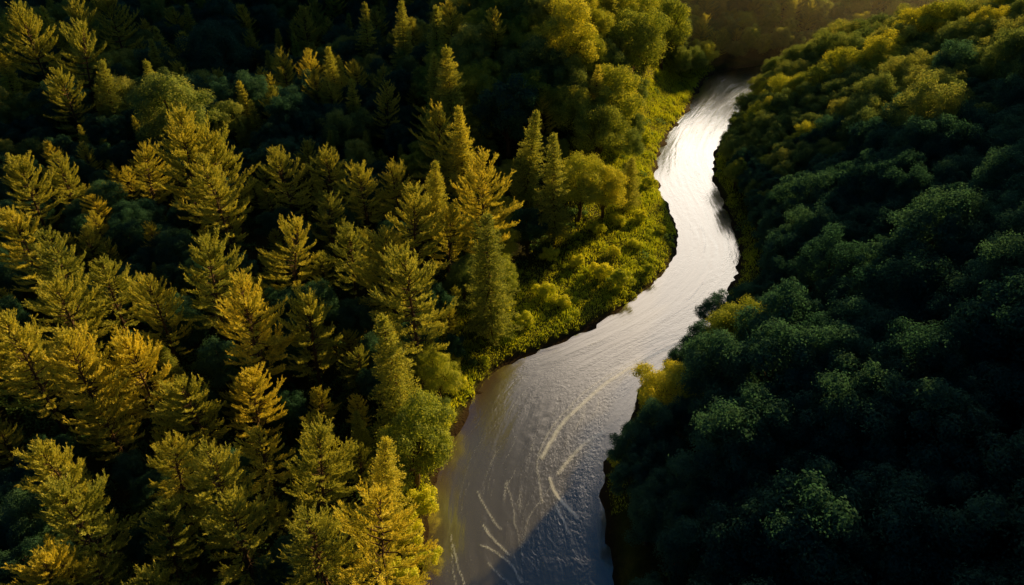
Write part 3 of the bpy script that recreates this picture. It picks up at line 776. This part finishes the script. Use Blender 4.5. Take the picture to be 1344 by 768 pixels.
# ------------------------------------------------------------------ meadow grass and the undergrowth of the forest floor
n = 560000
x = r2.uniform(-40, 75, n); y = r2.uniform(60, 260, n)
md = lookup(MEADOW, x, y); keep = (lookup(GIN, x, y) < .01) & (r2.random(n) < md)
x, y = x[keep], y[keep]; z = hgt(x, y)
hh = .35 + 1.1 * fbm(x / 3.5, y / 3.5, 21) ** 2
P = np.stack([x, y, z - .05], -1); D = r2.normal(size=(len(x), 3)) * .38 + np.array([0, 0, 1.])
V, Q = leaves(P, D, 1.0, .16, r=r2)
V = V.reshape(-1, 4, 3); V = V[:, :1] + (V - V[:, :1]) * hh[:, None, None]; V = V.reshape(-1, 3)
GV, GQ = V, Q
n = 2600
x = r2.uniform(-40, 75, n); y = r2.uniform(60, 260, n)
keep = (lookup(GIN, x, y) < .01) & (r2.random(n) < lookup(MEADOW, x, y)) & (fbm(x / 6, y / 6, 77) > .42); x, y = x[keep], y[keep]
P, D, NN = [], [], []
for a, b in zip(x, y):
    k = int(r2.integers(60, 140)); rad = r2.uniform(.35, 1.0); d = unit(r2.normal(size=(k, 3)) + np.array([0, 0, .5])); d[:, 2] = np.abs(d[:, 2])
    pp = d * r2.uniform(.75, 1.05, k)[:, None] * np.array([rad, rad, rad * .8]); pp[:, 0] += a; pp[:, 1] += b; pp[:, 2] += hgt(pp[:, 0], pp[:, 1])
    P.append(pp); D.append(unit(np.cross(d, r2.normal(size=(k, 3)))) + .3 * d); NN.append(d * 1.3)
V, Q = leaves(np.vstack(P), np.vstack(D), .30, .17, up=np.vstack(NN), r=r2)
V, Q = np.vstack([GV, V]), np.vstack([GQ, Q + len(GV)])
add('grass', mesh_np('grass', V, Q, [M_grass]), kind='stuff', label='tall yellow green grass on the meadow and along the banks', category='grass')

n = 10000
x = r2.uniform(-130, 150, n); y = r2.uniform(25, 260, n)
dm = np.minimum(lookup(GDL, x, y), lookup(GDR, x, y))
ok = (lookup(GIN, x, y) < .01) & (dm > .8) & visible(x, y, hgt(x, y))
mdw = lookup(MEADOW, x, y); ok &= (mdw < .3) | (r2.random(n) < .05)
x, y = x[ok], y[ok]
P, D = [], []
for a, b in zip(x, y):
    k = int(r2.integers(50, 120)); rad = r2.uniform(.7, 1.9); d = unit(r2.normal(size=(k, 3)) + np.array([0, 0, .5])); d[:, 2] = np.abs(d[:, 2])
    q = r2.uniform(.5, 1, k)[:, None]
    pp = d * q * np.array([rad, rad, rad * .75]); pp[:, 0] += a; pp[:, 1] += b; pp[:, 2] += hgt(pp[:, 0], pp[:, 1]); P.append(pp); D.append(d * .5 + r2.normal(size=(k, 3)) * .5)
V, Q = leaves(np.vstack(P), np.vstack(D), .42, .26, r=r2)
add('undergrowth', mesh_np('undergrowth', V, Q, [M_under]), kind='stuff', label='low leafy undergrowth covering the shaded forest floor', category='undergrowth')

# ------------------------------------------------------------------ thin evening haze lying in the valley behind the bend
hm, hnt, hout, HN, HK = mat('valley_haze')
vs = HN('VolumePrincipled'); vs.inputs['Color'].default_value = (.95, .97, .9, 1); vs.inputs['Density'].default_value = .0008; vs.inputs['Anisotropy'].default_value = .45
HK(vs.outputs[0], hout.inputs['Volume'])
hx0, hx1, hy0, hy1, hz0, hz1 = 52, 330, 240, 520, -3, 33
HV = [(x, y, z) for z in (hz0, hz1) for x, y in ((hx0, hy0), (hx1, hy0), (hx1, hy1), (hx0, hy1))]
add('haze', mesh_np('haze', HV, [(3, 2, 1, 0), (4, 5, 6, 7), (0, 1, 5, 4), (1, 2, 6, 5), (2, 3, 7, 6), (3, 0, 4, 7)], [hm]), kind='stuff', label='thin warm evening haze in the valley behind the bend', category='haze')

# ------------------------------------------------------------------ light
w = bpy.data.worlds.new('World'); scn.world = w; w.use_nodes = True
nt = w.node_tree; sky = nt.nodes.new('ShaderNodeTexSky'); sky.sky_type = 'NISHITA'; sky.sun_disc = False
sky.sun_elevation = SUN_EL; sky.sun_rotation = SUN_AZ; sky.dust_density = 3.0; sky.air_density = 1.0; sky.ozone_density = 1.5
bg = nt.nodes['Background']; bg.inputs[1].default_value = .025; tn = nt.nodes.new('ShaderNodeMixRGB'); tn.blend_type = 'MULTIPLY'; tn.inputs[0].default_value = 1; tn.inputs[2].default_value = (.22, .72, 1.15, 1)
nt.links.new(sky.outputs[0], tn.inputs[1]); nt.links.new(tn.outputs[0], bg.inputs[0])
# added sky glow beside the sun, placed to shine back from the upper river
tc = nt.nodes.new('ShaderNodeTexCoord'); dp = nt.nodes.new('ShaderNodeVectorMath'); dp.operation = 'DOT_PRODUCT'
ga, ge = math.radians(19), math.radians(28)
dp.inputs[1].default_value = (math.sin(ga) * math.cos(ge), math.cos(ga) * math.cos(ge), math.sin(ge))
nt.links.new(tc.outputs['Generated'], dp.inputs[0])
mr = nt.nodes.new('ShaderNodeMapRange'); mr.interpolation_type = 'SMOOTHERSTEP'; mr.inputs['From Min'].default_value = math.cos(math.radians(25)); mr.inputs['From Max'].default_value = 1.0
nt.links.new(dp.outputs['Value'], mr.inputs['Value'])
bg2 = nt.nodes.new('ShaderNodeBackground'); bg2.inputs[0].default_value = (1, .82, .62, 1)
ml = nt.nodes.new('ShaderNodeMath'); ml.operation = 'MULTIPLY'; ml.inputs[1].default_value = 1.3; nt.links.new(mr.outputs[0], ml.inputs[0]); nt.links.new(ml.outputs[0], bg2.inputs[1])
ad = nt.nodes.new('ShaderNodeAddShader'); nt.links.new(bg.outputs[0], ad.inputs[0]); nt.links.new(bg2.outputs[0], ad.inputs[1])
nt.links.new(ad.outputs[0], nt.nodes['World Output'].inputs[0])
sl = bpy.data.lights.new('sun', 'SUN'); sl.energy = 6.6; sl.angle = math.radians(1.2); sl.color = (1, .60, .18)
so = bpy.data.objects.new('sun', sl); C.objects.link(so)
from mathutils import Vector
sd = Vector((math.sin(SUN_AZ) * math.cos(SUN_EL), math.cos(SUN_AZ) * math.cos(SUN_EL), math.sin(SUN_EL)))
so.rotation_euler = sd.to_track_quat('Z', 'Y').to_euler(); so.location = (100, 100, 200)

scn.view_settings.view_transform = 'Standard'; scn.view_settings.look = 'None'; scn.view_settings.exposure = 0; scn.view_settings.gamma = 1
scn.render.engine = 'CYCLES'
scn.cycles.use_denoising = True
scn.cycles.max_bounces = 6; scn.cycles.transmission_bounces = 4; scn.cycles.diffuse_bounces = 3; scn.cycles.glossy_bounces = 3
scn.cycles.sample_clamp_indirect = 6
